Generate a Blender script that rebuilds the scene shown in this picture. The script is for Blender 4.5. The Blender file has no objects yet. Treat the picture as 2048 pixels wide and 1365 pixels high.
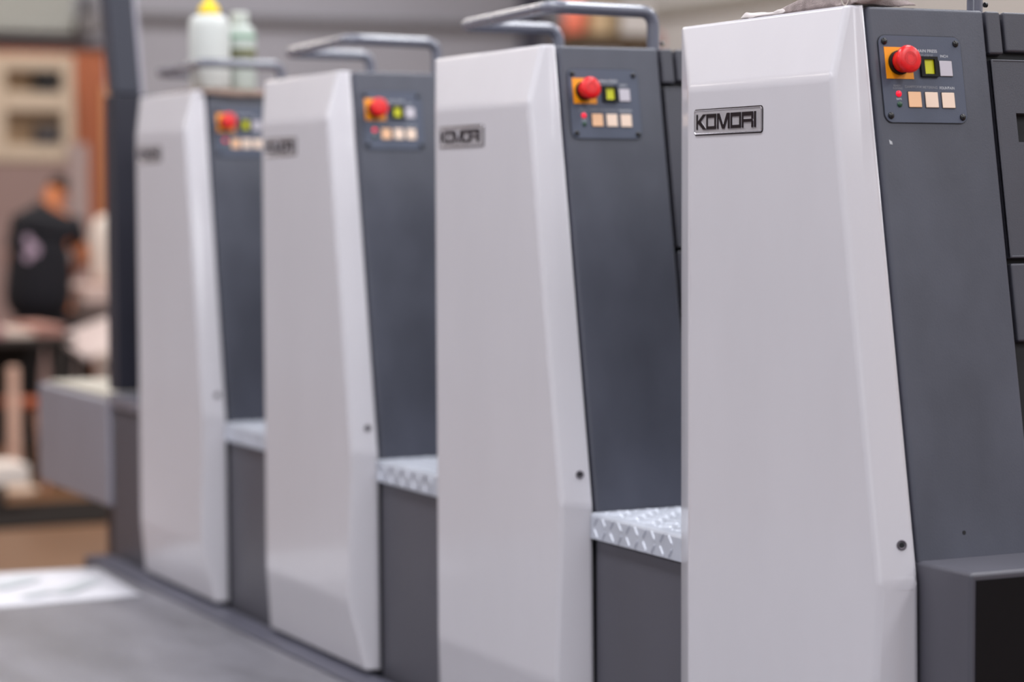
import bpy, bmesh, math, random
from mathutils import Vector, Matrix
random.seed(7)
S = bpy.context.scene
COL = S.collection
H = 1.45                       # lens height above the shop floor (m)

# ------------------------------------------------------------------ camera
YAW, PITCH, ROLL = 0.45245, 0.05904, -0.00323
fw = Vector((math.sin(YAW)*math.cos(PITCH), math.cos(YAW)*math.cos(PITCH), -math.sin(PITCH)))
r0 = Vector((math.cos(YAW), -math.sin(YAW), 0)); u0 = r0.cross(fw)
rr = r0*math.cos(ROLL)+u0*math.sin(ROLL); uu = u0*math.cos(ROLL)-r0*math.sin(ROLL)
cd = bpy.data.cameras.new('camera'); cam = bpy.data.objects.new('camera', cd); COL.objects.link(cam)
M = Matrix(((rr.x, uu.x, -fw.x, 0), (rr.y, uu.y, -fw.y, 0), (rr.z, uu.z, -fw.z, H), (0, 0, 0, 1)))
cam.matrix_world = M
cd.sensor_width = 36; cd.lens = 85; cd.clip_end = 100
cd.dof.use_dof = True; cd.dof.focus_distance = 3.72; cd.dof.aperture_fstop = 2.1
S.camera = cam

# ------------------------------------------------------------------ materials
def lin(c):
    c = c/255.0
    return c/12.92 if c <= .04045 else ((c+.055)/1.055)**2.4
def rgb(t): return (lin(t[0]), lin(t[1]), lin(t[2]), 1)
MATS = {}
def mat(name, col, rough=.5, metal=0., var=0., scale=4., stretch=(1, 1, 1), bump=0., bscale=200., coat=0., emit=0., ecol=None, trans=0., spec=.5, col2=None, detail=4.):
    if name in MATS: return MATS[name]
    m = bpy.data.materials.new(name); m.use_nodes = True; MATS[name] = m
    nt = m.node_tree; b = nt.nodes['Principled BSDF']; L = nt.links.new
    b.inputs['Base Color'].default_value = rgb(col)
    b.inputs['Roughness'].default_value = rough; b.inputs['Metallic'].default_value = metal
    b.inputs['Coat Weight'].default_value = coat; b.inputs['Specular IOR Level'].default_value = spec
    b.inputs['Coat Roughness'].default_value = .10
    if trans: b.inputs['Transmission Weight'].default_value = trans
    if emit:
        b.inputs['Emission Color'].default_value = rgb(ecol or col); b.inputs['Emission Strength'].default_value = emit
    if var or bump:
        tc = nt.nodes.new('ShaderNodeTexCoord'); mp = nt.nodes.new('ShaderNodeMapping')
        mp.inputs['Scale'].default_value = stretch; L(tc.outputs['Object'], mp.inputs['Vector'])
    if var:
        n = nt.nodes.new('ShaderNodeTexNoise'); n.inputs['Scale'].default_value = scale; n.inputs['Detail'].default_value = detail
        n.inputs['Roughness'].default_value = .62
        L(mp.outputs['Vector'], n.inputs['Vector'])
        cr = nt.nodes.new('ShaderNodeValToRGB'); cr.color_ramp.elements[0].position = .3; cr.color_ramp.elements[1].position = .7
        c = rgb(col); d = rgb(col2) if col2 else tuple(x*(1-var) for x in c[:3])+(1,)
        e = tuple(min(1, x*(1+var)) for x in c[:3])+(1,)
        cr.color_ramp.elements[0].color = d; cr.color_ramp.elements[1].color = e
        L(n.outputs['Fac'], cr.inputs['Fac']); L(cr.outputs['Color'], b.inputs['Base Color'])
        mr = nt.nodes.new('ShaderNodeMapRange'); mr.inputs['To Min'].default_value = rough*.85; mr.inputs['To Max'].default_value = min(1, rough*1.2)
        L(n.outputs['Fac'], mr.inputs['Value']); L(mr.outputs['Result'], b.inputs['Roughness'])
    if bump:
        n2 = nt.nodes.new('ShaderNodeTexNoise'); n2.inputs['Scale'].default_value = bscale; n2.inputs['Detail'].default_value = 3
        L(mp.outputs['Vector'], n2.inputs['Vector'])
        bp = nt.nodes.new('ShaderNodeBump'); bp.inputs['Strength'].default_value = bump; bp.inputs['Distance'].default_value = .002
        L(n2.outputs['Fac'], bp.inputs['Height']); L(bp.outputs['Normal'], b.inputs['Normal'])
    return m
WHITE = mat('cover_paint', (206, 203, 210), .36, var=.035, scale=2.2, stretch=(1, 1, .45), bump=.04, bscale=350, coat=.42)
SLATE = mat('slate_paint', (77, 79, 91), .42, var=.20, scale=4, stretch=(1, 1, .6), bump=.10, bscale=500)
SLATE2 = mat('slate_plastic', (68, 68, 78), .45, var=.08, scale=6, bump=.1, bscale=500)
LOWER = mat('lower_paint', (80, 79, 88), .40, var=.08, scale=3, stretch=(1, 1, .4), bump=.05, bscale=400)
BLACKP = mat('near_black', (15, 14, 18), .6, var=.1, scale=4, spec=.2)
GAPM = mat('gap_black', (14, 14, 20), .7)
PLATE = mat('control_plate', (76, 82, 100), .5, bump=.08, bscale=700)
GASK = mat('plate_edge', (22, 22, 32), .5)
SCREW = mat('screw_black', (24, 24, 26), .28)
SCREWW = mat('screw_steel', (88, 82, 90), .4, metal=.6)
ORANGE = mat('stop_backplate', (250, 160, 8), .5)
RED = mat('stop_red', (226, 24, 30), .30, var=.12, scale=120)
REDD = mat('stop_red_mark', (178, 16, 22), .45)
BLK = mat('black_plastic', (9, 9, 11), .5, spec=.25)
YEL = mat('reverse_yellow', (205, 205, 20), .4, emit=.06)
GREYB = mat('inch_grey', (196, 190, 200), .4)
LIT1 = mat('lit_amber', (228, 184, 148), .4, emit=.24, ecol=(255, 190, 140))
LIT2 = mat('lit_cream', (222, 200, 184), .4, emit=.22, ecol=(255, 216, 190))
LED = mat('led_red', (230, 20, 50), .3, emit=.9, ecol=(255, 10, 50))
LEDG = mat('led_green', (30, 70, 50), .3)
INK = mat('caption_ink', (200, 202, 208), .5)
INK2 = mat('caption_ink_worn', (140, 142, 150), .5)
METAL = mat('badge_metal', (176, 172, 177), .38, metal=.2, var=.08, scale=40)
CHROME = mat('badge_chrome', (215, 213, 220), .16, metal=.9)
LETTER = mat('badge_letter', (40, 32, 36), .25, metal=.3)
TREAD = mat('tread_plate', (196, 200, 212), .36, metal=.22, var=.08, scale=14, bump=.05, bscale=300)
RAIL = mat('rail_paint', (112, 114, 128), .26, coat=.5, var=.04, scale=10)
CLOTH = mat('rag_cloth', (150, 137, 136), .95, var=.25, scale=60, bump=.6, bscale=500)
FRINGE = mat('rag_fringe', (206, 198, 198), .95, bump=.5, bscale=600)
BOT = mat('bottle_plastic', (222, 226, 224), .4, trans=.12)
BOT2 = mat('bottle_clear', (205, 214, 208), .35, trans=.2)
CAPY = mat('cap_yellow', (250, 214, 0), .35)
LABG = mat('label_green', (120, 170, 140), .6)
LABB = mat('label_olive', (112, 112, 84), .6, var=.3, scale=30)
DECK = mat('deck_grip', (118, 117, 125), .42, var=.30, scale=4.0, stretch=(1.6, .5, 1), bump=.5, bscale=160, detail=6)
STRIP = mat('deck_strip_shade', (86, 86, 100), .45, var=.12, scale=8)
PAPER = mat('paper_white', (232, 232, 240), .6)
PRINT = mat('paper_print', (204, 211, 216), .6, var=.2, scale=6)
FLOORM = mat('floor_brown', (112, 76, 46), .40, var=.14, scale=1.2, bump=.1, bscale=20)

# ------------------------------------------------------------------ mesh building
class MB:
    def __init__(s): s.v = []; s.f = []
    def add(s, vs, fs, fr=None):
        o = len(s.v)
        s.v += [tuple(fr(*p)) if fr else tuple(p) for p in vs]
        s.f += [tuple(i+o for i in f) for f in fs]; return s
    def box(s, x0, x1, y0, y1, z0, z1, fr=None):
        vs = [(x, y, z) for x in (x0, x1) for y in (y0, y1) for z in (z0, z1)]
        return s.add(vs, [(0, 1, 3, 2), (4, 6, 7, 5), (0, 4, 5, 1), (2, 3, 7, 6), (0, 2, 6, 4), (1, 5, 7, 3)], fr)
    def prism(s, poly, z0, z1, fr=None):
        n = len(poly)
        vs = [(p[0], p[1], z0) for p in poly]+[(p[0], p[1], z1) for p in poly]
        fs = [tuple(range(n))[::-1], tuple(range(n, 2*n))]+[(i, (i+1) % n, n+(i+1) % n, n+i) for i in range(n)]
        return s.add(vs, fs, fr)
    def lathe(s, prof, cx, cy, seg=32, fr=None, z=0):
        vs = []; fs = []
        for (r, h) in prof:
            for k in range(seg):
                a = 2*math.pi*k/seg; vs.append((cx+r*math.cos(a), cy+r*math.sin(a), z+h))
        for i in range(len(prof)-1):
            for k in range(seg):
                a = i*seg+k; b = i*seg+(k+1) % seg; fs.append((a, b, b+seg, a+seg))
        fs.append(tuple(range(seg))[::-1]); m = (len(prof)-1)*seg; fs.append(tuple(range(m, m+seg)))
        return s.add(vs, fs, fr)
    def tube(s, pts, r, seg=14, cap=True):
        pts = [Vector(p) for p in pts]; n = len(pts)
        rad = r if isinstance(r, (list, tuple)) else [r]*n
        t0 = (pts[1]-pts[0]).normalized(); up = Vector((0, 0, 1)) if abs(t0.z) < .9 else Vector((1, 0, 0))
        nrm = (up-t0*up.dot(t0)).normalized(); vs = []; fs = []
        for i, p in enumerate(pts):
            t = ((pts[min(i+1, n-1)]-p).normalized()+(p-pts[max(i-1, 0)]).normalized()).normalized()
            nrm = (nrm-t*nrm.dot(t)).normalized(); bn = t.cross(nrm)
            for k in range(seg):
                a = 2*math.pi*k/seg; vs.append(p+(nrm*math.cos(a)+bn*math.sin(a))*rad[i])
        for i in range(n-1):
            for k in range(seg):
                a = i*seg+k; b = i*seg+(k+1) % seg; fs.append((a, b, b+seg, a+seg))
        if cap: fs += [tuple(range(seg))[::-1], tuple(range((n-1)*seg, n*seg))]
        return s.add(vs, fs)
    def build(s, name, m, parent=None, bevel=0, seg=2, smooth=False, angle=35, loc=None):
        me = bpy.data.meshes.new(name); me.from_pydata(s.v, [], s.f)
        bm = bmesh.new(); bm.from_mesh(me); bmesh.ops.recalc_face_normals(bm, faces=bm.faces); bm.to_mesh(me); bm.free()
        me.materials.append(m); o = bpy.data.objects.new(name, me); COL.objects.link(o)
        if parent: o.parent = parent
        if loc: o.location = loc
        if bevel:
            md = o.modifiers.new('round', 'BEVEL'); md.width = bevel; md.segments = seg; md.limit_method = 'ANGLE'; md.angle_limit = math.radians(12 if bevel > .008 else 30); md.harden_normals = True
        if bevel or smooth:
            for p in me.polygons: p.use_smooth = True
            if not bevel: me.set_sharp_from_angle(angle=math.radians(angle))
        return o
def empty(name, loc=(0, 0, 0), rz=0):
    o = bpy.data.objects.new(name, None); COL.objects.link(o); o.location = loc; o.rotation_euler = (0, 0, rz); o.empty_display_size = .1
    return o
def tag(o, label=None, cat=None, group=None, kind=None):
    if label: o['label'] = label
    if cat: o['category'] = cat
    if group: o['group'] = group
    if kind: o['kind'] = kind
    return o
def kids(o): return [c for c in bpy.data.objects if c.parent == o]
def copy_tree(o, parent=None):
    c = o.copy(); COL.objects.link(c)
    if parent: c.parent = parent
    for ch in kids(o): copy_tree(ch, c)
    return c
def rrect(x0, x1, y0, y1, r, n=6):
    pts = []
    for cx, cy, a in ((x1-r, y1-r, 0), (x0+r, y1-r, 90), (x0+r, y0+r, 180), (x1-r, y0+r, 270)):
        for k in range(n+1):
            t = math.radians(a+90*k/n); pts.append((cx+r*math.cos(t), cy+r*math.sin(t)))
    return pts
def fillet(pts, r, n=8):
    pts = [Vector(p) for p in pts]; out = [pts[0]]
    for i in range(1, len(pts)-1):
        a, b, c = pts[i-1], pts[i], pts[i+1]; d1 = (a-b).normalized(); d2 = (c-b).normalized()
        ang = d1.angle(d2); cut = min(r/math.tan(ang/2), (a-b).length*.49, (c-b).length*.49)
        p1 = b+d1*cut; p2 = b+d2*cut
        for k in range(n+1):
            t = k/n; out.append((1-t)**2*p1+2*t*(1-t)*b+t*t*p2)
    return out+[pts[-1]]
def text_mesh(name, txt, height, width, m, parent, fr, cx, cy, depth=.0003):
    cu = bpy.data.curves.new('lettering', 'FONT'); cu.body = txt; cu.size = 1; cu.extrude = 0; cu.offset = .008
    o = bpy.data.objects.new('lettering', cu); COL.objects.link(o)
    dg = bpy.context.evaluated_depsgraph_get(); me = bpy.data.meshes.new_from_object(o.evaluated_get(dg))
    bpy.data.objects.remove(o); bpy.data.curves.remove(cu)
    xs = [v.co.x for v in me.vertices]; ys = [v.co.y for v in me.vertices]
    x0, x1, y0, y1 = min(xs), max(xs), min(ys), max(ys)
    for v in me.vertices:
        a = (v.co.x-(x0+x1)/2)/(x1-x0)*width+cx; b = -(v.co.y-(y0+y1)/2)/(y1-y0)*height+cy
        v.co = fr(a, b, depth)
    me.materials.clear(); me.materials.append(m); me.name = name
    ob = bpy.data.objects.new(name, me); COL.objects.link(ob); ob.parent = parent
    return ob

# ------------------------------------------------------------------ printing unit (local: x into the press, y along the row, z up)
XO, Y0 = 2.0242, 3.4038          # aisle-side plane of the row, first unit
ZT, ZK = 1.732, .895             # tower top, height of the crease near the step
YT, YK = -.4098, -.5562          # slanted side: at the top, at the crease
SL = (YK-YT)/(ZK-ZT)             # >0: dy per unit up
LN = math.hypot(1, SL)
def side(u, l, n=0.):            # slanted side frame: u into the press, l down the slope, n outward
    dz = -l/LN; dy = SL*dz
    return (u, YT+dy-n/LN, ZT+dz+n*SL/LN)
def side_y(z): return YT+SL*(z-ZT)

unit = empty('printing_unit', (XO, Y0, 0))
# white cover over the aisle face
XF = -.0519
cov = MB()
P = {'A': (XF, 0, 1.627), 'B': (XF, -.4166, 1.627), 'K': (XF, -.5448, .895), 'b1l': (XF, 0, .5685), 'b1r': (XF, -.5225, .5685),
     'Dl': (-.012, .090, ZT), 'Dr': (-.020, -.4053, ZT), 'Cl': (0, .111, ZT), 'Do': (0, YT, ZT), 'Ko': (0, YK, .895),
     'b2l': (-.030, .03, .420), 'b2r': (-.030, -.566, .420), 'Bl': (0, .111, .420), 'Bo': (0, -.5666, .420),
     'cl': (.006, .111, ZT), 'cr': (.006, YT, ZT), 'ck': (.006, YK, .895), 'cb': (.006, -.5666, .420), 'cbl': (.006, .111, .420)}
ks = list(P); ix = {k: i for i, k in enumerate(ks)}
F = ['A B K b1r b1l', 'A B Dr Dl', 'B K Ko Do Dr', 'K b1r b2r Bo Ko', 'A b1l b2l Bl Cl Dl', 'b1l b1r b2r b2l',
     'Dl Dr Do cr cl Cl', 'Do Ko ck cr', 'Ko Bo cb ck', 'Cl cl cbl Bl', 'b2l b2r Bo cb cbl Bl', 'cl cr ck cb cbl']
cov.add([P[k] for k in ks], [tuple(ix[k] for k in f.split()) for f in F])
F_ = []
cover = cov.build('front_cover', WHITE, unit, smooth=True, angle=180)
bmx = bmesh.new(); bmx.from_mesh(cover.data); wl = bmx.edges.layers.float.new('bevel_weight_edge')
for e_ in bmx.edges: e_[wl] = 0.0 if min(v_.co.x for v_ in e_.verts) > -.0005 else (.55 if max(v_.co.x for v_ in e_.verts) > -.035 and min(v_.co.x for v_ in e_.verts) > -.035 else 1.0)
bmx.to_mesh(cover.data); bmx.free()
md = cover.modifiers.new('round', 'BEVEL'); md.use_clamp_overlap = False; md.width = .0105; md.segments = 4; md.limit_method = 'WEIGHT'; md.harden_normals = True
cover['label'] = 'white facetted aisle cover'
w = MB()
# outward normal of the cover's return face
cn = Vector((-.215, -.962, .168)).normalized(); ca = Vector((0, 0, 1)).cross(cn).normalized(); cb_ = cn.cross(ca)
sc_c = Vector((-.0125, -.5440, .950))
def chf(a, b, c): return sc_c+ca*a+cb_*b+cn*c
w.lathe([(.0075, -.003), (.0075, .0012), (.0062, .0018), (.0048, .0010), (.0042, -.002)], 0, 0, 20, chf)
w.build('cover_screw', SCREWW, cover, smooth=True)
w = MB().lathe([(.0040, -.004), (.0040, .0006)], 0, 0, 12, chf); w.build('screw_socket', GAPM, cover)

# dark recess body behind the panels
core = MB()
poly = [(side_y(ZT-.01)+.016, ZT-.012), (.104, ZT-.012), (.104, .86), (side_y(.86)+.016, .86)]
core.add([(x, y, z) for x in (.004, 1.3) for (y, z) in poly], [(0, 1, 2, 3), (7, 6, 5, 4), (0, 4, 5, 1), (1, 5, 6, 2), (2, 6, 7, 3), (3, 7, 4, 0)])
core.build('tower_core', GAPM, unit)
top = MB().box(.012, .2245, side_y(ZT)+.03, .11, ZT-.03, ZT-.002); top.build('top_cover', SLATE, unit, bevel=.004)
LS = (ZT-.872)*LN
pn = MB().box(.0140, .2243, 0.0, LS, -.02, 0, side)
sp = pn.build('side_panel', SLATE, unit, bevel=.006, seg=3)
# panels further into the press on the same slope
MB().box(.2315, .2585, 0, .067, -.028, -.004, side).build('filler_panel', SLATE2, unit, bevel=.004, seg=2)
MB().box(.2655, .62, 0, .0625, -.03, -.006, side).build('hood_panel', SLATE2, unit, bevel=.004, seg=2)
dr = MB()
for bx in ((.2325, .2695, .0755, .3785), (.43, .7, .0755, .3785), (.2695, .43, .0755, .1575), (.2695, .43, .2020, .3785)): dr.box(*bx, -.028, -.004, side)
dr = dr.build('access_door', SLATE2, unit)
MB().box(.2685, .431, .1565, .203, -.05, -.026, side).build('grip_recess', GAPM, dr)
rim = MB()
for bx in ((.2325, .7, .0750, .0785), (.2325, .2365, .0755, .3785), (.2325, .7, .3750, .379)): rim.box(*bx, -.010, -.0032, side)
rim.build('door_edge', SLATE2, dr, bevel=.0015)
MB().box(.2325, .7, .3865, .5055, -.028, -.004, side).build('lower_door', SLATE2, unit, bevel=.004, seg=2)
MB().box(.2325, .7, .520, LS, -.05, -.024, side).build('inner_panel', LOWER, unit, bevel=.003)
w = MB()
for (x, l) in ((.226, .655), (.2262, .69)): w.box(x-.003, x+.006, l-.004, l+.006, -.02, .001, side)

# ---- control plate
cp = MB().prism(rrect(.0268, .1738, .0445, .1752, .0125, 8), 0, .0022, side).build('control_panel', PLATE, unit)
MB().prism(rrect(.0257, .1749, .0434, .1763, .0135, 8), 0, .0012, side).build('panel_gasket', GASK, cp)
Z1 = .0022
def sf(a, b, c): return side(a, b, c+Z1)
for (u, l) in ((.0365, .0538), (.1645, .0548), (.1652, .1665), (.0365, .1655)):
    MB().lathe([(.0050, 0), (.0050, .0012), (.0044, .0026), (.0030, .0036), (.0012, .004)], u, l, 20, sf).build('panel_screw', SCREW, cp, smooth=True, angle=60)
MB().prism([(.0352, .0622), (.0835, .0622), (.0835, .1100), (.0352, .1100)], 0, .0008, sf).build('stop_backplate', ORANGE, cp)
SC = (.0585, .0862)
st = MB().lathe([(.0182, .0008), (.0182, .0065), (.0165, .0075), (.0150, .0075)], *SC, 36, sf).build('stop_collar', BLK, cp, smooth=True)
MB().lathe([(.0150, .007), (.0163, .0090), (.0156, .0160), (.0165, .0198), (.0192, .0222), (.0206, .0250), (.0206, .0280), (.0193, .0304), (.0165, .0318), (.0080, .0321), (.001, .0321)], *SC, 40, sf).build('stop_button', RED, cp, smooth=True, angle=50)
w = MB()
for r_, a0, a1 in ((.0095, 0, 360), (.0068, 10, 100), (.0068, 130, 220), (.0068, 250, 340)):
    n = 40
    for k in range(n):
        t0 = math.radians(a0+(a1-a0)*k/n); t1 = math.radians(a0+(a1-a0)*(k+1)/n)
        w.add([(SC[0]+q*math.cos(t), SC[1]+q*math.sin(t), .0324) for t in (t0, t1) for q in (r_-.0003, r_+.0003)], [(0, 1, 3, 2)], sf)
w.build('stop_marking', REDD, cp)
g = MB(); gx, gl = .1118, .0912
for bx in ((gx-.0160, gx-.0092, gl-.0152, gl+.0152), (gx+.0092, gx+.0152, gl-.0152, gl+.0152), (gx-.0092, gx+.0092, gl-.0152, gl-.0112), (gx-.0092, gx+.0092, gl+.0112, gl+.0152)):
    g.box(*bx, 0, .0048, sf)
g.build('button_guard', BLK, cp)
MB().box(gx-.0092, gx+.0092, gl-.0112, gl+.0112, 0, .0014, sf).build('reverse_button', YEL, cp)
def button(name, cx, cl, m, h=.0225):
    b = MB().prism(rrect(cx-.0121, cx+.0121, cl-.0124, cl+.0124, .0012, 3), 0, .0008, sf).build('button_bezel', GASK, cp)
    return MB().box(cx-.0113, cx+.0113, cl-.0116, cl+.0116, 0, .0018, sf).build(name, m, cp, bevel=.0007)
button('inch_button', .1426, .0930, GREYB)
button('dampform_button', .0815, .1408, LIT1); button('metering_button', .1118, .1409, LIT2); button('fountain_button', .1417, .1412, LIT2)
MB().lathe([(.0047, 0), (.0047, .0012), (.0035, .0024), (.0012, .003)], .0538, .1326, 20, sf).build('running_lamp', LED, cp, smooth=True, angle=70)
MB().lathe([(.0043, 0), (.0043, .0012), (.0033, .0022), (.0012, .0026)], .0538, .1484, 20, sf).build('safe_lamp', LEDG, cp, smooth=True, angle=70)
for txt, cx, cl, wd, h, m in (('MAIN PRESS', .1113, .0668, .0370, .0046, INK), ('REVERSE', .1095, .0739, .0250, .0040, INK2), ('INCH', .1418, .0741, .0135, .0040, INK),
                              ('READY', .0525, .1202, .0130, .0030, INK2), ('RUNNING', .0531, .1242, .0170, .0030, INK2), ('SAFE', .0538, .1402, .0095, .0030, INK),
                              ('DAMPFORM', .0810, .1216, .0292, .0040, INK2), ('METERING', .1113, .1220, .0265, .0040, INK2), ('FOUNTAIN', .1418, .1224, .0265, .0042, INK)):
    text_mesh('caption', txt, h, wd, m, cp, sf, cx, cl)

# ---- nameplate on the white cover: u along -y from the far end, v up
NW, NH = .205, .0388
def nf(u, v, c): return (XF-c, -.0225-u, 1.5508+v)
npo = MB().prism(rrect(0, NW, 0, NH, .0045, 6), -.001, .0016, nf).build('nameplate', METAL, unit)
o_ = rrect(0, NW, 0, NH, .0045, 6); i_ = rrect(.0012, NW-.0012, .0010, NH-.0010, .0036, 6); n = len(o_)
w = MB().add([(p[0], p[1], .0014) for p in o_]+[(p[0], p[1], .0024) for p in i_]+[(p[0]+(.0010 if p[0] < NW/2 else -.0010), p[1]+(.0010 if p[1] < NH/2 else -.0010), .0015) for p in i_],
             [(k, (k+1) % n, n+(k+1) % n, n+k) for k in range(n)]+[(n+k, n+(k+1) % n, 2*n+(k+1) % n, 2*n+k) for k in range(n)], nf)
w.build('plate_rim', CHROME, npo, smooth=True, angle=20)
o2 = rrect(-.0016, NW+.0016, -.0016, NH+.0016, .006, 6)
MB().prism(o2, -.001, .0008, nf).build('plate_shadow_gap', LETTER, npo)
V0, V1, TH, TV = .2*NH, .815*NH, .0050, .0040
def U(a): return a*NW
def letter_polys(s=0.0):
    L = []
    def R(u0, u1, v0, v1): L.append([(u0-s, v0-s), (u1+s, v0-s), (u1+s, v1+s), (u0-s, v1+s)])
    def Q(*p):
        c = Vector((sum(x for x, y in p)/len(p), sum(y for x, y in p)/len(p)))
        L.append([tuple(Vector(a)+(Vector(a)-c).normalized()*s*1.4) for a in p])
    vm = (V0+V1)/2
    R(U(.040), U(.040)+TV, V0, V1)                                             # K
    Q((U(.058), vm+.0005), (U(.140), V1), (U(.187), V1), (U(.092), vm-.0010), (U(.078), vm-.0040))
    Q((U(.058), vm-.0002), (U(.092), vm+.0030), (U(.190), V0), (U(.140), V0))
    for a, b in ((.193, .337), (.556, .706)):                                  # O O
        R(U(a), U(a)+TV, V0, V1-.001); R(U(b)-.0046, U(b), V0+.001, V1-.001)
        R(U(a), U(b), V1-TH-.0006, V1); R(U(a), U(b), V0, V0+TH-.0006)
    a, b = .356, .541                                                          # M
    R(U(a), U(a)+TV, V0, V1); R(U(b)-TV-.001, U(b), V0, V1)
    c = (U(a)+U(b))/2
    Q((U(a)+.0010, V1), (U(a)+.0075, V1), (c+.003, V0), (c-.004, V0))
    Q((U(b)-.0010, V1), (U(b)-.0085, V1), (c-.003, V0), (c+.004, V0))
    a, b = .722, .884                                                          # R
    R(U(a), U(a)+TV, V0, V1-.0007); R(U(a), U(b)-.001, V1-TH-.0008, V1); R(U(a), U(b)-.002, vm-.0034, vm+.0006)
    R(U(b)-.0050, U(b), vm+.001, V1-.001); R(U(b)-.0050, U(b), V0, vm-.0026)
    R(U(.898), U(.898)+TV+.001, V0, V1)                                        # I
    return L
w = MB()
for q_, p in enumerate(letter_polys(.0007)): w.prism(p, .0010, .0020+q_*.000012, nf)
w.build('letter_edge', CHROME, npo)
w = MB()
for q_, p in enumerate(letter_polys(0)): w.prism(p, .0012, .0026+q_*.000012, nf)
w.build('lettering', LETTER, npo)

# ---- guard rail on the tower top
pts = fillet([(.231, -.380, ZT-.02), (.231, -.380, 1.801), (.008, -.394, 1.803), (.028, .036, 1.797), (.241, .034, 1.796), (.241, .034, ZT-.02)], .030, 10)
MB().tube(pts, .0122, 18).build('guard_rail', RAIL, unit, smooth=True, angle=60)
MB().lathe([(.004, 0), (.004, .004)], 0, 0, 12, lambda a, b, c: (.246+c, -.384+a, 1.742+b)).build('rail_bolt', SCREW, unit)

GROUP = 'printing units of the press'
units = [unit]+[None]*3
for k in (1, 2, 3):
    u = copy_tree(unit); u.location = (XO, Y0+k, 0); units[k] = u
w = MB()
for (u, l, a, b) in ((.0318, .2045, .0012, .0035), (.0345, .2055, .0009, .0028)): w.prism([(u-a, l-b), (u+a, l-b*.6), (u+a*1.6, l+b), (u-a*.2, l+b*.8)], 0, .0003, side)
w.build('paint_chip', INK, sp)
w = MB().lathe([(.0032, -.001), (.0032, .0003)], .0967, .7825, 12, side); w.build('panel_hole', GAPM, sp)
LBL = ['press unit with the sharpest nameplate and a crumpled rag on its top',
       'press unit directly behind the rag-topped one, with the clearest tread step and guard rail',
       'blurred press unit just in front of the one with two bottles on top',
       'most blurred white press unit, with two plastic bottles standing on top']
for u, l in zip(units, LBL): tag(u, l, 'printing press', GROUP)

# ---- tread step and lower panel between two towers
def tread(mb, org, du, dv, dn, nu, nv, pitch, ln=.0125, wd=.0032, h=.0016, pu=None):
    pu = pu or pitch
    for i in range(nu):
        for j in range(nv):
            a = (math.radians(50) if (i+j) % 2 else math.radians(-50))
            cu, cv = (i+.5)*pu, (j+.5)*pitch
            ex = (math.cos(a), math.sin(a)); ey = (-ex[1], ex[0])
            vs = []
            for (p, q, z) in ((-1, 0, 0), (-.6, -1, 0), (.6, -1, 0), (1, 0, 0), (.6, 1, 0), (-.6, 1, 0), (-.6, 0, 1), (.6, 0, 1)):
                s_, t_ = cu+ex[0]*p*ln+ey[0]*q*wd, cv+ex[1]*p*ln+ey[1]*q*wd
                vs.append(org+du*s_+dv*t_+dn*(z*h))
            mb.add([tuple(v) for v in vs], [(0, 1, 6), (1, 2, 7, 6), (2, 3, 7), (3, 4, 7), (4, 5, 6, 7), (5, 0, 6)])
ZS = .882
def make_step(root, ya, yb):          # ya > yb (far, near) in the unit's local y
    s = MB(); xs0 = .006
    prof = [(0, ZS-.046), (0, ZS-.006), (.0018, ZS-.0018), (.006, ZS), (.42, ZS), (.42, ZS-.006), (.010, ZS-.006), (.006, ZS-.046)]
    n = len(prof)
    s.add([(x, y, z) for y in (ya, yb) for (x, z) in prof], [tuple(range(n)), tuple(range(n, 2*n))[::-1]]+[(i, (i+1) % n, n+(i+1) % n, n+i) for i in range(n)])
    tread(s, Vector((.012, ya, ZS)), Vector((0, -1, 0)), Vector((1, 0, 0)), Vector((0, 0, 1)), int((ya-yb-.01)/.030), 13, .030, ln=.0135, wd=.0036, h=.0024)
    tread(s, Vector((0, ya-.006, ZS-.0465)), Vector((0, -1, 0)), Vector((0, 0, 1)), Vector((-1, 0, 0)), int((ya-yb-.01)/.030), 2, .0225, ln=.0120, wd=.0028, h=.0024, pu=.030)
    # keep the lip pattern within the lip
    st = s.build('step_tread', TREAD, root); st['label'] = 'raised-pattern metal step plate'
    MB().box(.010, .6, yb, ya-.004, .0, ZS-.050).build('lower_panel', LOWER, root)
    return st
for k in (1, 2, 3): make_step(units[k], YK-.006, -1+.111)
# far side filler: lower body under each tower, dark foot
for k in range(4):
    MB().box(.008, 1.3, side_y(.86)+.012, .100, 0, .858).build('lower_body', GAPM, units[k])
# ---- plain slate box at the near end of the row
eb = MB().box(.012, .9, -.676, -.520, 0, .9257).build('end_box', LOWER, units[0], bevel=.007, seg=3)
eb['label'] = 'plain slate box at the unit foot'
MB().box(.020, .9, -.6775, -.6755, 0.01, .915).build('dark_end_sheet', BLACKP, eb)  # thin near-black sheet over the near face of the box

# ------------------------------------------------------------------ delivery end beyond the last unit
dl = tag(empty('delivery_unit', (XO, 6.6, 0)), 'dark slate delivery end with tall leaning post and grey side box', 'printing press')
def dbox(name, x0, x1, y0, y1, z0, z1, m, bevel=.004, parent=None):
    return MB().box(x0-XO, x1-XO, y0-6.6, y1-6.6, z0, z1).build(name, m, parent or dl, bevel=bevel)
dbox('lower_panel', XO+.008, 2.6, 6.519, 6.862, 0, .835, LOWER)
dbox('step_plate', XO, 2.6, 6.519, 6.872, .842, .884, RAIL, .006)
DARKC = mat('column_dark', (44, 44, 56), .5, var=.08, scale=4)
dbox('side_column', 2.056, 2.7, 6.88, 6.98, .884, 1.756, DARKC, .006)
p = MB()
lo = [(2.060, 6.88), (2.140, 6.88), (2.140, 6.96), (2.060, 6.96)]; hi = [(2.005, 6.88), (2.090, 6.88), (2.090, 6.96), (2.005, 6.96)]
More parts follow.
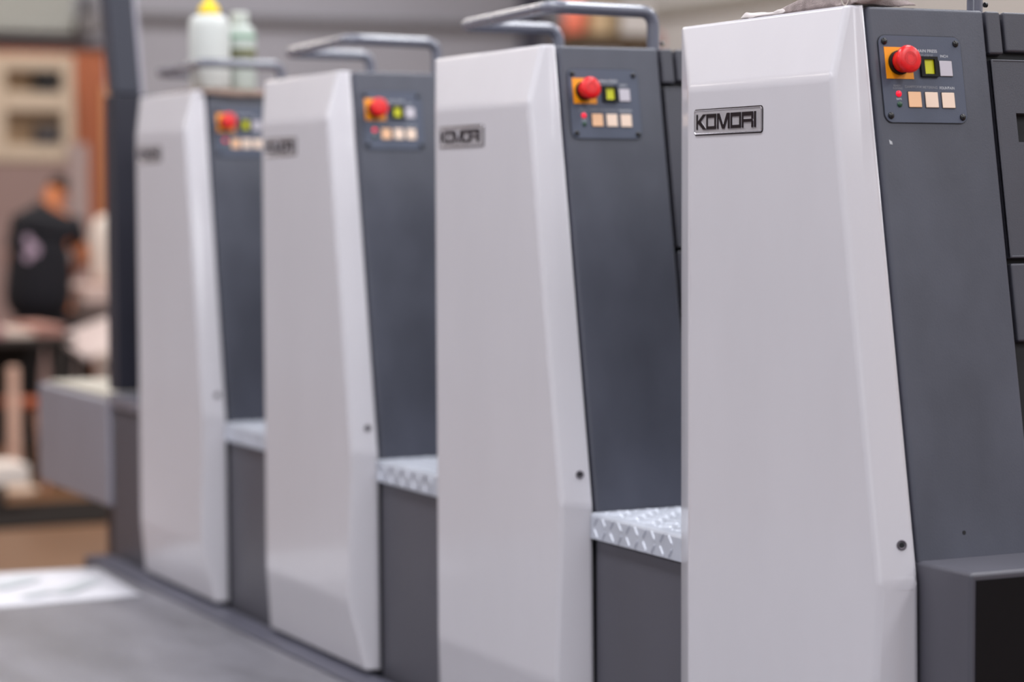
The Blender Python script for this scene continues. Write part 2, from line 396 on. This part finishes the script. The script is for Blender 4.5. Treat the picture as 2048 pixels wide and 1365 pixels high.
p.add([(a-XO, b-6.6, 1.757) for a, b in lo]+[(a-XO, b-6.6, 2.42) for a, b in hi], [(0, 1, 2, 3), (4, 5, 6, 7)]+[(i, (i+1) % 4, 4+(i+1) % 4, 4+i) for i in range(4)])
po = p.build('leaning_post', mat('post_slate', (68, 70, 82), .45), dl, bevel=.008)
p = MB()
lo = [(2.142, 6.90), (2.158, 6.90), (2.158, 6.95), (2.142, 6.95)]; hi = [(2.092, 6.90), (2.108, 6.90), (2.108, 6.95), (2.092, 6.95)]
p.add([(a-XO, b-6.6, 1.70) for a, b in lo]+[(a-XO, b-6.6, 2.42) for a, b in hi], [(0, 1, 2, 3), (4, 5, 6, 7)]+[(i, (i+1) % 4, 4+(i+1) % 4, 4+i) for i in range(4)])
p.build('edge_trim', mat('trim_pale', (196, 192, 204), .5), dl)
dbox('foot', 2.05, 2.12, 6.875, 6.99, 0, .545, mat('foot_dark', (54, 48, 54), .5))
dbox('side_box', XO, 2.42, 6.882, 7.665, .543, .860, mat('box_grey', (146, 144, 156), .35, var=.06, scale=3), .010)
sheets = MB()
for i in range(9):
    sheets.box(2.045+random.uniform(0, .006), 2.40, 6.93+random.uniform(0, .008), 7.62+random.uniform(-.006, .006), .8605+i*.0012, .8605+i*.0012+.0009)
tag(sheets.build('paper_stack', mat('paper_cream', (186, 179, 167), .7)), 'low stack of cream sheets lying on the grey side box', 'paper')

# ------------------------------------------------------------------ footboard and sheet lying on it
fb = tag(empty('footboard', (1.1, 4, 0)), 'grey anti-slip footboard running along the foot of the press', 'platform')
MB().box(-1.35, .84, -4.6, 2.67, .365, .405).build('deck', DECK, fb, bevel=.004)
MB().box(.842, .918, -4.6, 2.86, .30, .4105).build('edge_strip', STRIP, fb, bevel=.003)  # slate trim; its dark tone also stands in for the covers' contact shadow
MB().box(-1.3, .80, -4.5, 2.60, 0, .365).build('deck_frame', BLACKP, fb)
sh = MB()
nx, ny = 10, 8; vs = []
for i in range(nx+1):
    for j in range(ny+1):
        a, b = i/nx, j/ny
        p0 = Vector((1.12, 6.70)).lerp(Vector((1.915, 6.643)), a); p1 = Vector((1.08, 6.10)).lerp(Vector((1.885, 6.118)), a); p = p0.lerp(p1, b)
        vs.append((p.x, p.y, .4065+.0012*math.sin(a*5+b*2)+.002*(1-b)*a))
sh.add(vs, [(i*(ny+1)+j, (i+1)*(ny+1)+j, (i+1)*(ny+1)+j+1, i*(ny+1)+j+1) for i in range(nx) for j in range(ny)])
so = sh.build('printed_sheet', PAPER, None, smooth=True)
md = so.modifiers.new('thick', 'SOLIDIFY'); md.thickness = .0006; md.offset = 1
tag(so, 'large white paper sheet lying on the far end of the footboard', 'paper')
w = MB()
for (x0, y0, x1, y1, t) in ((1.56, 6.40, 1.70, 6.52, .035), (1.70, 6.24, 1.84, 6.40, .028), (1.60, 6.22, 1.68, 6.28, .02)):
    d = (Vector((x1, y1))-Vector((x0, y0))).normalized(); nn = Vector((-d.y, d.x))*t
    w.add([(x0-nn.x, y0-nn.y, .4115), (x1-nn.x, y1-nn.y, .4115), (x1+nn.x, y1+nn.y, .4115), (x0+nn.x, y0+nn.y, .4115)], [(0, 1, 2, 3)])
w.build('print_mark', PRINT, so)

# ------------------------------------------------------------------ rag on the front unit
def rag_sheet(name, prof, x0, x1, m, amp=.003, nx=14, taper=.5, parent=None, xprof=None):
    vs = [(x0-.002, Y0+y, ZT+.0006) for (y, z) in prof]; n = len(prof); nx += 1
    for i in range(nx):
        a = i/(nx-1); x = x0+(x1-x0)*a
        for j, (y, z) in enumerate(prof):
            zz = max(.0012, z*(1-taper*a)+amp*math.sin(a*9+j*1.7)*(.3 if z < .006 else 1))
            vs.append((x+.004*math.sin(j*1.3+a*3), Y0+y+.006*math.sin(a*6+j*.6), ZT+zz))
    o = MB().add(vs, [(i*n+j, (i+1)*n+j, (i+1)*n+j+1, i*n+j+1) for i in range(nx) for j in range(n-1)]).build(name, m, parent, smooth=True, angle=180)
    s1 = o.modifiers.new('sub', 'SUBSURF'); s1.levels = 2; s1.render_levels = 2
    s2 = o.modifiers.new('thick', 'SOLIDIFY'); s2.thickness = .0025; s2.offset = 1
    return o
rag = rag_sheet('rag', [(-.175, .003), (-.19, .005), (-.215, .012), (-.25, .018), (-.285, .020), (-.31, .026), (-.332, .030), (-.345, .034), (-.352, .030), (-.355, .016), (-.363, .006), (-.372, .005), (-.379, .015), (-.382, .030), (-.388, .033), (-.396, .022), (-.402, .018), (-.404, .010), (-.402, .004)], XO-.004, XO+.10, CLOTH, taper=.6)
tag(rag, 'crumpled grey-brown rag on top of the front press unit', 'rag')
fr_ = rag_sheet('rag_fringe', [(-.092, .001), (-.098, .008), (-.106, .010), (-.116, .006), (-.13, .002), (-.15, .003), (-.165, .006), (-.178, .003), (-.19, .005), (-.205, .007), (-.22, .006)], XO-.006, XO+.06, FRINGE, taper=.3, amp=.0016, parent=rag)
w = MB(); n = 20; ang = [math.radians(150+240*k/n) for k in range(n+1)]
vs = [(x, Y0-.388+r_*math.cos(a), ZT+.0105+r_*math.sin(a)) for x in (XO-.010, XO+.06) for r_ in (.0100, .0084) for a in ang]; m1 = n+1
fs = []
for k in range(n):
    fs += [(k, k+1, 2*m1+k+1, 2*m1+k), (m1+k, m1+k+1, 3*m1+k+1, 3*m1+k), (k, k+1, m1+k+1, m1+k), (2*m1+k, 2*m1+k+1, 3*m1+k+1, 3*m1+k)]
w.add(vs, fs); w.build('rag_fold', mat('rag_hem', (188, 178, 172), .95), rag, smooth=True, angle=40)
# brown cloth under the bottles on the last unit
Y3 = Y0+3
vs = []
for i in range(13):
    for j in range(9):
        a, b = i/12, j/8
        y = Y3-.425+b*.45; x = XO+.0+a*.225
        z = ZT+.003+.003*math.sin(a*7+b*5)
        if j == 0: z = ZT-.006-.010*math.sin(a*math.pi)
        if j == 1: z = ZT+.002; y = Y3-.418
        vs.append((x, y, z))
o = MB().add(vs, [(i*9+j, (i+1)*9+j, (i+1)*9+j+1, i*9+j+1) for i in range(12) for j in range(8)]).build('wiping_cloth', mat('cloth_brown', (150, 128, 118), .95, var=.2, scale=40), None, smooth=True, angle=180)
o.modifiers.new('thick', 'SOLIDIFY').thickness = .002
tag(o, 'thin brown cloth spread under the bottles, overhanging the unit top', 'cloth')

# ------------------------------------------------------------------ bottles
b1 = tag(empty('squeeze_bottle', (2.10, 6.15, ZT+.008)), 'white plastic bottle with yellow nozzle cap on top of the farthest press unit', 'bottle', 'bottles on the press')
MB().lathe([(.040, 0), (.052, .003), (.0545, .010), (.0545, .165), (.052, .182), (.042, .194), (.026, .199), (.022, .200)], 0, 0, 36).build('body', BOT, b1, smooth=True, angle=60)
MB().lathe([(.024, .200), (.028, .201), (.028, .215), (.020, .226), (.011, .232), (.009, .240), (.006, .300), (.003, .305)], 0, 0, 28).build('nozzle_cap', CAPY, b1, smooth=True, angle=50)
b2 = tag(empty('plain_bottle', (2.203, 6.20, ZT+.008)), 'translucent bottle with green printed band beside the yellow-capped bottle', 'bottle', 'bottles on the press')
bb = MB().lathe([(.034, 0), (.041, .003), (.0425, .008), (.0425, .150), (.040, .164), (.031, .174), (.021, .178), (.020, .182)], 0, 0, 32).build('body', BOT2, b2, smooth=True, angle=60)
MB().lathe([(.0230, .180), (.0235, .182), (.0235, .208), (.021, .211)], 0, 0, 24).build('cap', mat('cap_pale', (206, 212, 206), .5), b2, smooth=True)
MB().lathe([(.0427, .140), (.0430, .1405), (.0430, .149), (.0427, .1495)], 0, 0, 32).build('label', LABG, b2, smooth=True)
MB().lathe([(.0427, .085), (.0430, .0855), (.0430, .112), (.0427, .1125)], 0, 0, 32).build('label', LABB, b2, smooth=True)

# ------------------------------------------------------------------ the hall
def struct(name, x0, x1, y0, y1, z0, z1, m):
    o = MB().box(x0, x1, y0, y1, z0, z1).build(name, m); o['kind'] = 'structure'; return o
WALLB = mat('wall_grey', (172, 171, 180), .7, var=.03, scale=1)
WALLR = mat('wall_beige', (206, 201, 196), .7, var=.03, scale=1)
WALLL = mat('wall_left_grey', (120, 117, 120), .7, var=.05, scale=.6)
XR = 9.3
struct('floor', -7, XR+.2, -7, 18.4, -.1, 0, FLOORM)
struct('wall_back', -7, XR+.2, 18.2, 18.4, 0, 5, WALLB)
struct('wall_right', XR, XR+.2, -7, 18.2, 0, 5, WALLR)
struct('wall_left', -7.2, -7, -7, 18.4, 0, 5, WALLL)
struct('wall_near', -7, XR+.2, -7.2, -7, 0, 5, WALLL)
struct('ceiling', -7.2, XR+.2, -7.2, 18.4, 5, 5.1, mat('ceiling_pale', (190, 188, 188), .8))
TR = mat('trim_dark', (108, 104, 106), .6)
struct('trim_1', 5.55, XR, 18.14, 18.2, 2.825, 2.885, TR)
struct('trim_2', XR-.05, XR, 6, 18.2, 2.84, 2.93, mat('trim_beige', (168, 162, 152), .6))
struct('trim_3', 8.93, 9.09, 18.1, 18.2, 0, 5, mat('post_dark', (74, 74, 88), .6))
struct('trim_4', 8.80, 8.925, 18.1, 18.2, 0, 2.62, mat('post_pale', (190, 188, 196), .6))
# corrugated roller door high on the left
rd = MB(); n = 22; z0, z1 = 2.70, 4.2
for i in range(n):
    a = z0+(z1-z0)*i/n; b = z0+(z1-z0)*(i+1)/n
    rd.add([(3.2, 17.95, a), (5.06, 17.95, a), (5.06, 17.93, (a+b)/2), (3.2, 17.93, (a+b)/2), (5.06, 17.95, b), (3.2, 17.95, b), (3.2, 18.15, a), (5.06, 18.15, a), (5.06, 18.15, b), (3.2, 18.15, b)],
           [(0, 1, 2, 3), (3, 2, 4, 5), (6, 7, 1, 0), (5, 4, 8, 9)])
o = rd.build('door_1', mat('shutter_paint', (176, 178, 174), .6)); o['kind'] = 'structure'
m_ = tag(empty('mounted_motor', (5.17, 17.9, 2.69)), 'grey shutter motor box mounted beside the corrugated door', 'motor')
MB().box(-.09, .09, -.08, .295, 0, .16).build('housing', mat('motor_grey', (120, 116, 118), .5), m_, bevel=.02)
MB().lathe([(.05, 0), (.05, .10), (.035, .13)], 0, .05, 20, lambda a, b, c: (a, b, .16+c)).build('drum', mat('motor_dark', (70, 66, 68), .5), m_, smooth=True)
# rust-brown partition with its cabinet
pt = tag(empty('wooden_partition', (4.6, 17.7, 0)), 'rust-brown wooden partition behind the worker, in front of the back wall', 'partition')
BR = mat('partition_brown', (172, 98, 64), .6, var=.08, scale=3, stretch=(4, 1, .4))
MB().box(-1.7, .62, -.05, .05, 0, 2.56).build('panel', BR, pt)
MB().box(-1.72, .64, -.07, .07, 2.56, 2.60).build('top_rail', mat('rail_dark', (62, 52, 52), .6), pt)
MB().box(.585, .62, -.08, -.05, 0, 2.30).build('edge_strip', mat('edge_tan', (214, 160, 112), .6), pt)
CREAM = mat('cream_paint', (200, 182, 162), .6)
cb = tag(empty('wall_cabinet', (4.5, 17.55, 1.73)), 'cream open cabinet with two compartments on the brown partition', 'cabinet')
c = MB()
for bx in ((-.42, -.12, 0, .77), (.30, .385, 0, .77)): c.box(bx[0], bx[1], -.2, .1, bx[2], bx[3])
for z0, z1 in ((0, .12), (.36, .50), (.66, .77)): c.box(-.12, .30, -.2, .1, z0, z1)
c.build('carcass', CREAM, cb, bevel=.01)
MB().box(-.13, .31, -.06, -.03, .1, .68).build('back_panel', mat('cabinet_back', (166, 140, 112), .7), cb)
MB().box(-.45, .43, -.22, .1, -.03, 0).build('bottom_shadow_strip', mat('shadow_brown', (110, 90, 72), .7), cb)  # brown strip in place of the shadow line under the cabinet
for (zz, col, nm, lb) in ((.515, (20, 18, 20), 'device_box', 'small black box in the upper compartment of the cream cabinet'), (.135, (72, 68, 72), 'meter_box', 'small grey box in the lower compartment of the cream cabinet')):
    t = tag(empty(nm, (4.5+.19, 17.42, 1.73+zz)), lb, 'box', 'boxes in the cabinet')
    MB().box(-.085, .08, -.08, .06, 0, .125).build('casing', mat(nm+'_paint', col, .5), t, bevel=.01)
    MB().box(-.05, .05, -.084, -.078, .02, .105).build('front_plate', mat(nm+'_plate', tuple(int(v*.8) for v in col), .4), t)
sc_ = tag(empty('grey_screen', (4.4, 16.6, 0)), 'mauve-grey standing screen below the cream cabinet, behind the worker', 'screen')
MB().box(-.40, .29, -.02, .02, .08, 1.70).build('sheet', mat('screen_mauve', (150, 126, 122), .7), sc_)
MB().box(.22, .36, -.03, .03, 0, 1.84).build('upright', mat('screen_grey', (168, 150, 148), .6), sc_)
MB().box(-.46, -.40, -.03, .03, 0, 1.74).build('upright', mat('screen_brown', (86, 58, 52), .6), sc_)

# ---- work table with printed matter
tb = tag(empty('work_table', (3.2, 13.05, 0)), 'dark work table below the person, covered in stacks of printed sheets', 'table')
DK = mat('table_dark', (40, 32, 28), .6)
MB().box(-1.2, .25, -.75, .0, .70, .74).build('table_top', DK, tb, bevel=.006)
MB().box(-1.15, .2, -.1, -.04, .12, .70).build('back_panel', mat('table_back', (30, 25, 24), .7), tb)
for (x, y) in ((-1.12, -.68), (.18, -.68), (-1.12, -.05), (.18, -.05)): MB().box(x-.03, x+.03, y-.03, y+.03, 0, .70).build('leg', DK, tb)
MB().box(-1.12, .18, -.62, -.12, .16, .19).build('lower_shelf', DK, tb)
cols = [(206, 160, 142), (188, 180, 170), (196, 150, 150), (214, 196, 186), (190, 140, 128)]
ln_ = ['stack of peach-coloured prints at the left on the work table', 'stack of grey-white prints on the work table between pink and peach stacks', 'stack of pink prints on the work table', 'low stack of pale prints at the right end of the work table', 'stack of red-brown prints by the worker on the table']
for i, (x, w_) in enumerate(((2.62, .15), (2.79, .14), (2.95, .14), (3.11, .14), (3.27, .15))):
    s = MB(); h = (.05, .035, .06, .03, .05)[i]
    for j in range(int(h/.01)): s.box(x+random.uniform(-.004, .004), x+w_, 12.36+random.uniform(0, .02), 12.95, .741+j*.01, .750+j*.01)
    tag(s.build('print_stack', mat('print_%d' % i, cols[i], .7, var=.25, scale=14)), ln_[i], 'paper', 'print stacks on the work table')
# second table with pale goods
t2 = tag(empty('side_table', (4.1, 13.9, 0)), 'grey-brown side table to the right of the worker, holding pale bundles', 'table')
MB().box(-.28, .7, -.35, .35, .80, .85).build('table_top', mat('table_taupe', (120, 104, 100), .6), t2)
MB().box(-.26, .68, -.30, .33, .56, .80).build('apron', mat('apron_taupe', (112, 98, 94), .6), t2)
for (x, y) in ((-.24, -.28), (.66, -.28), (-.24, .3), (.66, .3)): MB().box(x-.025, x+.025, y-.025, y+.025, 0, .56).build('leg', DK, t2)
tag(MB().box(3.86, 4.3, 13.60, 14.1, .852, .95).build('carton', mat('carton_pink', (214, 190, 182), .7, var=.1, scale=6), None, bevel=.01), 'pale pink carton lying flat on the side table', 'carton')
rl = MB().lathe([(.06, 0), (.085, .02), (.095, .10), (.10, .22), (.092, .33), (.06, .39), (.02, .405)], 0, 0, 24); 
rl = rl.build('white_bag', mat('bag_white', (230, 220, 212), .8, var=.05, scale=8, bump=.5, bscale=20), None, smooth=True, loc=(4.12, 13.98, .952), angle=180); tag(rl, 'rounded white bag standing on the carton beside the worker', 'bag')
t3 = tag(empty('feed_board', (3.72, 12.75, 0)), 'pale sloping board on a stand below the side table', 'board')
MB().add([(-.17, -.3, .62), (.24, -.3, .74), (.24, .3, .84), (-.17, .3, .70), (-.17, -.3, .60), (.24, -.3, .72), (.24, .3, .82), (-.17, .3, .68)], [(0, 1, 2, 3), (7, 6, 5, 4), (0, 4, 5, 1), (1, 5, 6, 2), (2, 6, 7, 3), (3, 7, 4, 0)]).build('sheet', mat('board_pale', (204, 188, 186), .6), t3)
for (x, z) in ((-.08, .62), (.18, .72)): MB().box(x-.02, x+.02, -.05, .05, 0, z).build('leg', DK, t3)
it = tag(empty('glue_pot', (3.575, 12.15, .5)), 'small pale pot with dark round opening under the sloping board', 'pot')
MB().lathe([(.05, 0), (.06, .02), (.06, .15), (.05, .16)], 0, 0, 20).build('body', mat('pot_pale', (196, 180, 172), .6), it, smooth=True)
MB().lathe([(.024, 0), (.024, .006)], 0, 0, 16, lambda a, b, c: (-.015+a, -.058-c, .09+b)).build('opening', mat('pot_dark', (60, 44, 24), .6), it)
MB().box(-.10, .12, -.12, .12, -.5, 0).build('stand', mat('pot_stand', (66, 58, 56), .7), it)
# low things on the floor
w1 = tag(empty('low_pallet', (2.3, 11.3, 0)), 'white-topped low pallet on the brown floor beyond the footboard', 'pallet')
MB().box(-.7, .58, -.22, .10, .125, .215).build('deck', mat('pallet_white', (228, 216, 208), .6), w1, bevel=.006)
for x in (-.6, -.05, .42): MB().box(x-.05, x+.05, -.2, .08, 0, .126).build('runner', DK, w1)
ch = tag(empty('stool', (3.10, 12.0, 0)), 'orange-brown stool with pale legs beneath the work table', 'stool')
MB().lathe([(.02, 0), (.12, .01), (.13, .03), (.12, .05), (.02, .055)], 0, 0, 24, lambda a, b, c: (a, b, .40+c)).build('seat', mat('stool_orange', (150, 70, 34), .6), ch, smooth=True)
for k in range(4):
    a = k*math.pi/2+.5; MB().tube([(.08*math.cos(a), .08*math.sin(a), .41), (.15*math.cos(a), .15*math.sin(a), 0)], .014, 8).build('leg', mat('stool_leg', (196, 150, 130), .6) if k % 2 else mat('stool_leg_dark', (120, 62, 36), .6), ch)
tag(MB().box(2.2, 3.5, 10.48, 11.28, .0005, .012).build('dark_floor_band', mat('band_dark', (26, 20, 18), .9, spec=.15), None), 'thin dark band lying flat on the brown floor', 'mat')  # thin dark slab across the floor
pl = tag(empty('packing_roll', (2.98, 11.75, 0)), 'pale upright roll standing at the left end of the work table', 'roll')
MB().lathe([(.034, 0), (.036, .01), (.034, .48), (.03, .5), (.03, .62), (.02, .63)], 0, 0, 20).build('body', mat('roll_pale', (206, 168, 150), .6), pl, smooth=True)
MB().lathe([(.11, 0), (.12, .02), (.06, .06)], 0, 0, 20).build('foot', mat('roll_foot', (196, 170, 150), .6), pl, smooth=True)
# shelf with goods, beyond the press top
sf_ = tag(empty('wall_shelf', (7.0, 13.2, 0)), 'dark brown plank shelf seen through the rail of the second unit', 'shelf')
MB().box(-.27, .30, -.25, .06, 2.355, 2.44).build('plank', mat('plank_brown', (84, 66, 46), .7, var=.1, scale=5), sf_)
for x in (-.22, .24):
    MB().box(x-.03, x+.03, -.22, -.16, 0, 2.356).build('post', mat('shelf_post', (98, 92, 90), .6), sf_); MB().box(x-.03, x+.03, 0, .05, 0, 2.356).build('post', mat('shelf_post', (98, 92, 90), .6), sf_)
og = tag(empty('orange_drum', (6.80, 13.12, 2.441)), 'bright orange-red drum on the brown shelf', 'drum')
MB().lathe([(.055, 0), (.063, .01), (.063, .20), (.059, .205), (.063, .21), (.063, .33), (.052, .345)], 0, 0, 24).build('body', mat('drum_orange', (255, 138, 112), .5, emit=0), og, smooth=True, angle=50)
MB().lathe([(.03, 0), (.03, .03)], 0, 0, 16, lambda a, b, c: (a, b, .345+c)).build('bung', DK, og)
tag(MB().box(6.872, 6.985, 13.0, 13.24, 2.441, 2.62).build('carton', mat('carton_tan', (204, 176, 138), .7), None, bevel=.005), 'tan carton standing between the orange drum and pale box', 'carton', 'cartons on the shelf')
tag(MB().box(6.995, 7.05, 13.0, 13.24, 2.441, 2.64).build('carton', mat('carton_brown', (150, 128, 96), .7), None, bevel=.005), 'narrow brown carton wedged beside the tan one', 'carton', 'cartons on the shelf')
tag(MB().box(7.06, 7.27, 12.98, 13.24, 2.441, 2.62).build('carton', mat('carton_pale', (206, 200, 196), .7), None, bevel=.005), 'pale grey carton at the open end of the brown shelf', 'carton', 'cartons on the shelf')
pk = tag(empty('pink_sign', (7.45, 13.3, 0)), 'faint pink round marker on a post beyond the press', 'marker')
MB().lathe([(.055, 0), (.055, .012)], 0, 0, 20, lambda a, b, c: (a, -.03-c, 2.43+b)).build('disc', mat('marker_pink', (214, 150, 152), .6), pk)
MB().box(-.035, .035, -.03, .03, 0, 2.50).build('post', mat('marker_post', (206, 196, 192), .6), pk)

# ------------------------------------------------------------------ the worker
SKIN = mat('skin', (190, 112, 66), .55, var=.1, scale=10)
SHIRT = mat('shirt_navy', (11, 11, 22), .9, bump=.3, bscale=40)
TROU = mat('trousers', (26, 24, 28), .9)
HAIR = mat('hair_dark', (40, 24, 18), .8)
def skinned(name, joints, bones, m, parent, sub=2):
    me = bpy.data.meshes.new(name); keys = list(joints); idx = {k: i for i, k in enumerate(keys)}
    me.from_pydata([joints[k][0] for k in keys], [(idx[a], idx[b]) for a, b in bones], []); me.materials.append(m)
    o = bpy.data.objects.new(name, me); COL.objects.link(o)
    if parent: o.parent = parent
    sk = o.modifiers.new('skin', 'SKIN'); sk.use_smooth_shade = True
    for k in keys:
        r = joints[k][1]; v = me.skin_vertices[0].data[idx[k]]; v.radius = r if isinstance(r, tuple) else (r, r); v.use_root = (k == keys[0])
    ss = o.modifiers.new('sub', 'SUBSURF'); ss.levels = sub; ss.render_levels = sub
    return o
# local frame: +x to the worker's right hand as seen here, +y away from the lens
pe = tag(empty('person', (3.585, 13.40, 0)), 'person in dark navy t-shirt seen from behind, standing beyond the work table', 'person')
J = {'pelvis': ((0, 0, .86), (.15, .11)), 'waist': ((0, .0, 1.02), (.135, .10)), 'chest': ((.01, .03, 1.22), (.165, .115)), 'upper': ((.02, .05, 1.34), (.13, .09)),
     'neck': ((.07, .08, 1.42), .054), 'skull': ((.105, .13, 1.485), (.070, .082)), 'crown': ((.125, .15, 1.545), (.062, .074)), 'chin': ((.13, .205, 1.445), .035),
     'shR': ((.17, .06, 1.30), .058), 'elR': ((.245, .04, 1.12), .045), 'wrR': ((.23, .25, 1.02), .030), 'hdR': ((.20, .33, .99), (.038, .022)),
     'shL': ((-.10, .06, 1.30), .058), 'elL': ((-.12, .20, 1.12), .045), 'wrL': ((-.10, .32, 1.02), .030), 'hdL': ((-.06, .38, 1.0), (.038, .022)),
     'hipR': ((.09, 0, .80), .09), 'knR': ((.10, .02, .46), .058), 'anR': ((.10, 0, .09), .042), 'toR': ((.11, .16, .035), .035),
     'hipL': ((-.09, 0, .80), .09), 'knL': ((-.10, .02, .46), .058), 'anL': ((-.10, 0, .09), .042), 'toL': ((-.11, .16, .035), .035)}
Bn = [('pelvis', 'waist'), ('waist', 'chest'), ('chest', 'upper'), ('upper', 'neck'), ('neck', 'skull'), ('skull', 'crown'), ('skull', 'chin'), ('upper', 'shR'), ('shR', 'elR'), ('elR', 'wrR'), ('wrR', 'hdR'),
      ('upper', 'shL'), ('shL', 'elL'), ('elL', 'wrL'), ('wrL', 'hdL'), ('pelvis', 'hipR'), ('hipR', 'knR'), ('knR', 'anR'), ('anR', 'toR'), ('pelvis', 'hipL'), ('hipL', 'knL'), ('knL', 'anL'), ('anL', 'toL')]
for s_, hx, hy, hz in (('R', .20, .33, .99), ('L', -.06, .38, 1.0)):
    for i in range(4):
        dx = (i-1.5)*.021
        J['f%s%da' % (s_, i)] = ((hx+dx, hy+.055, hz-.004), .0095); J['f%s%db' % (s_, i)] = ((hx+dx*1.1, hy+.088-.006*abs(i-1), hz-.018), .009); J['f%s%dc' % (s_, i)] = ((hx+dx*1.1, hy+.108-.010*abs(i-1), hz-.038), .008)
        Bn += [('hd'+s_, 'f%s%da' % (s_, i)), ('f%s%da' % (s_, i), 'f%s%db' % (s_, i)), ('f%s%db' % (s_, i), 'f%s%dc' % (s_, i))]
    sg = -1 if s_ == 'R' else 1
    J['t%sa' % s_] = ((hx+sg*.042, hy+.01, hz-.008), .011); J['t%sb' % s_] = ((hx+sg*.058, hy+.045, hz-.02), .009)
    Bn += [('hd'+s_, 't%sa' % s_), ('t%sa' % s_, 't%sb' % s_)]
body = skinned('body', J, Bn, SKIN, pe)
ST = {'hem': ((-.05, 0, .74), (.235, .215)), 'waist': ((-.03, .0, 1.0), (.215, .195)), 'chest': ((-.01, .03, 1.22), (.205, .185)), 'upper': ((.02, .05, 1.345), (.150, .140)), 'collar': ((.05, .068, 1.405), .070),
      'shR': ((.17, .06, 1.30), .085), 'slR': ((.222, .05, 1.16), .072), 'shL': ((-.10, .06, 1.30), .085), 'slL': ((-.115, .15, 1.15), .074)}
shirt = skinned('t_shirt', ST, [('hem', 'waist'), ('waist', 'chest'), ('chest', 'upper'), ('upper', 'collar'), ('upper', 'shR'), ('shR', 'slR'), ('upper', 'shL'), ('shL', 'slL')], SHIRT, pe)
TS = {'waist': ((0, 0, .88), (.165, .125)), 'seat': ((0, 0, .78), (.17, .125)), 'hipR': ((.09, 0, .70), .105), 'knR': ((.10, .02, .46), .075), 'cuR': ((.10, .0, .10), .062),
      'hipL': ((-.09, 0, .70), .105), 'knL': ((-.10, .02, .46), .075), 'cuL': ((-.10, .0, .10), .062)}
skinned('trousers', TS, [('waist', 'seat'), ('seat', 'hipR'), ('hipR', 'knR'), ('knR', 'cuR'), ('seat', 'hipL'), ('hipL', 'knL'), ('knL', 'cuL')], TROU, pe)
HR = {'a': ((.13, .155, 1.555), (.072, .080)), 'b': ((.125, .120, 1.530), (.066, .060)), 'c': ((.13, .10, 1.50), (.05, .04))}
skinned('hair', HR, [('a', 'b'), ('b', 'c')], HAIR, pe)
for s_ in (-1, 1):
    MB().lathe([(.010, 0), (.024, .004), (.028, .010), (.018, .014)], 0, 0, 14, lambda a, b, c, s_=s_: (.108+s_*(.068+c*.6), .135+a*.6, 1.475+b)).build('ear', SKIN, body, smooth=True)
MB().lathe([(.014, 0), (.010, .012), (.004, .026)], 0, 0, 10, lambda a, b, c: (.125+a, .215+c, 1.475+b)).build('nose', SKIN, body, smooth=True)
w = MB()
for (x, z, r) in ((-.12, 1.225, .022), (-.095, 1.175, .030), (-.13, 1.135, .022)):
    n = 16; o0 = [(x+r*q*math.cos(2*math.pi*k/n), -.5, z+1.3*r*q*math.sin(2*math.pi*k/n)) for q in (1, .5) for k in range(n)]+[(x, -.5, z)]
    w.add(o0, [(k, (k+1) % n, n+(k+1) % n, n+k) for k in range(n)]+[(n+k, n+(k+1) % n, 2*n) for k in range(n)])
w = w.build('shirt_print', mat('shirt_print', (160, 140, 160), .8), pe)
sw = w.modifiers.new('wrap', 'SHRINKWRAP'); sw.target = shirt; sw.wrap_method = 'PROJECT'; sw.use_project_y = True; sw.use_project_z = False; sw.use_positive_direction = True; sw.use_negative_direction = True; sw.offset = .004

# ------------------------------------------------------------------ lamps
wd = bpy.data.worlds.new('world'); S.world = wd; wd.use_nodes = True
wd.node_tree.nodes['Background'].inputs['Color'].default_value = (.8, .82, .9, 1); wd.node_tree.nodes['Background'].inputs['Strength'].default_value = .3
def area(x, y, z, sx, sy, pw, col=(1, .98, .97), rot=(0, 0, 0)):
    l = bpy.data.lights.new('ceiling_or_fill_lamp', 'AREA'); l.shape = 'RECTANGLE'; l.size = sx; l.size_y = sy; l.energy = pw; l.color = col
    o = bpy.data.objects.new('ceiling_or_fill_lamp', l); COL.objects.link(o); o.location = (x, y, z); o.rotation_euler = rot
for x in (-3.6, .7, 3.9, 6.8):
    for y in (-4.5, -.5, 3.5, 7.5, 11.5, 15.5):
        warm = y > 9 and x < 5
        area(x, y, 4.7, .7, 2.6, {-4.5: 95, -.5: 125, 3.5: 190, 7.5: 112, 11.5: 92, 15.5: 112}[y], (1, .92, .84) if warm else (.95, .97, 1.0))

area(-6.9, -4.0, 2.2, 3.0, 3.0, 140, (.96, .98, 1.0), (math.pi/2, 0, -math.pi/2))   # added light at the left wall, for highlights along the cover ridges
vs_ = S.view_settings; vs_.view_transform = 'Standard'; vs_.look = 'None'; vs_.exposure = -0.6; vs_.gamma = 1.0; vs_.use_curve_mapping = False
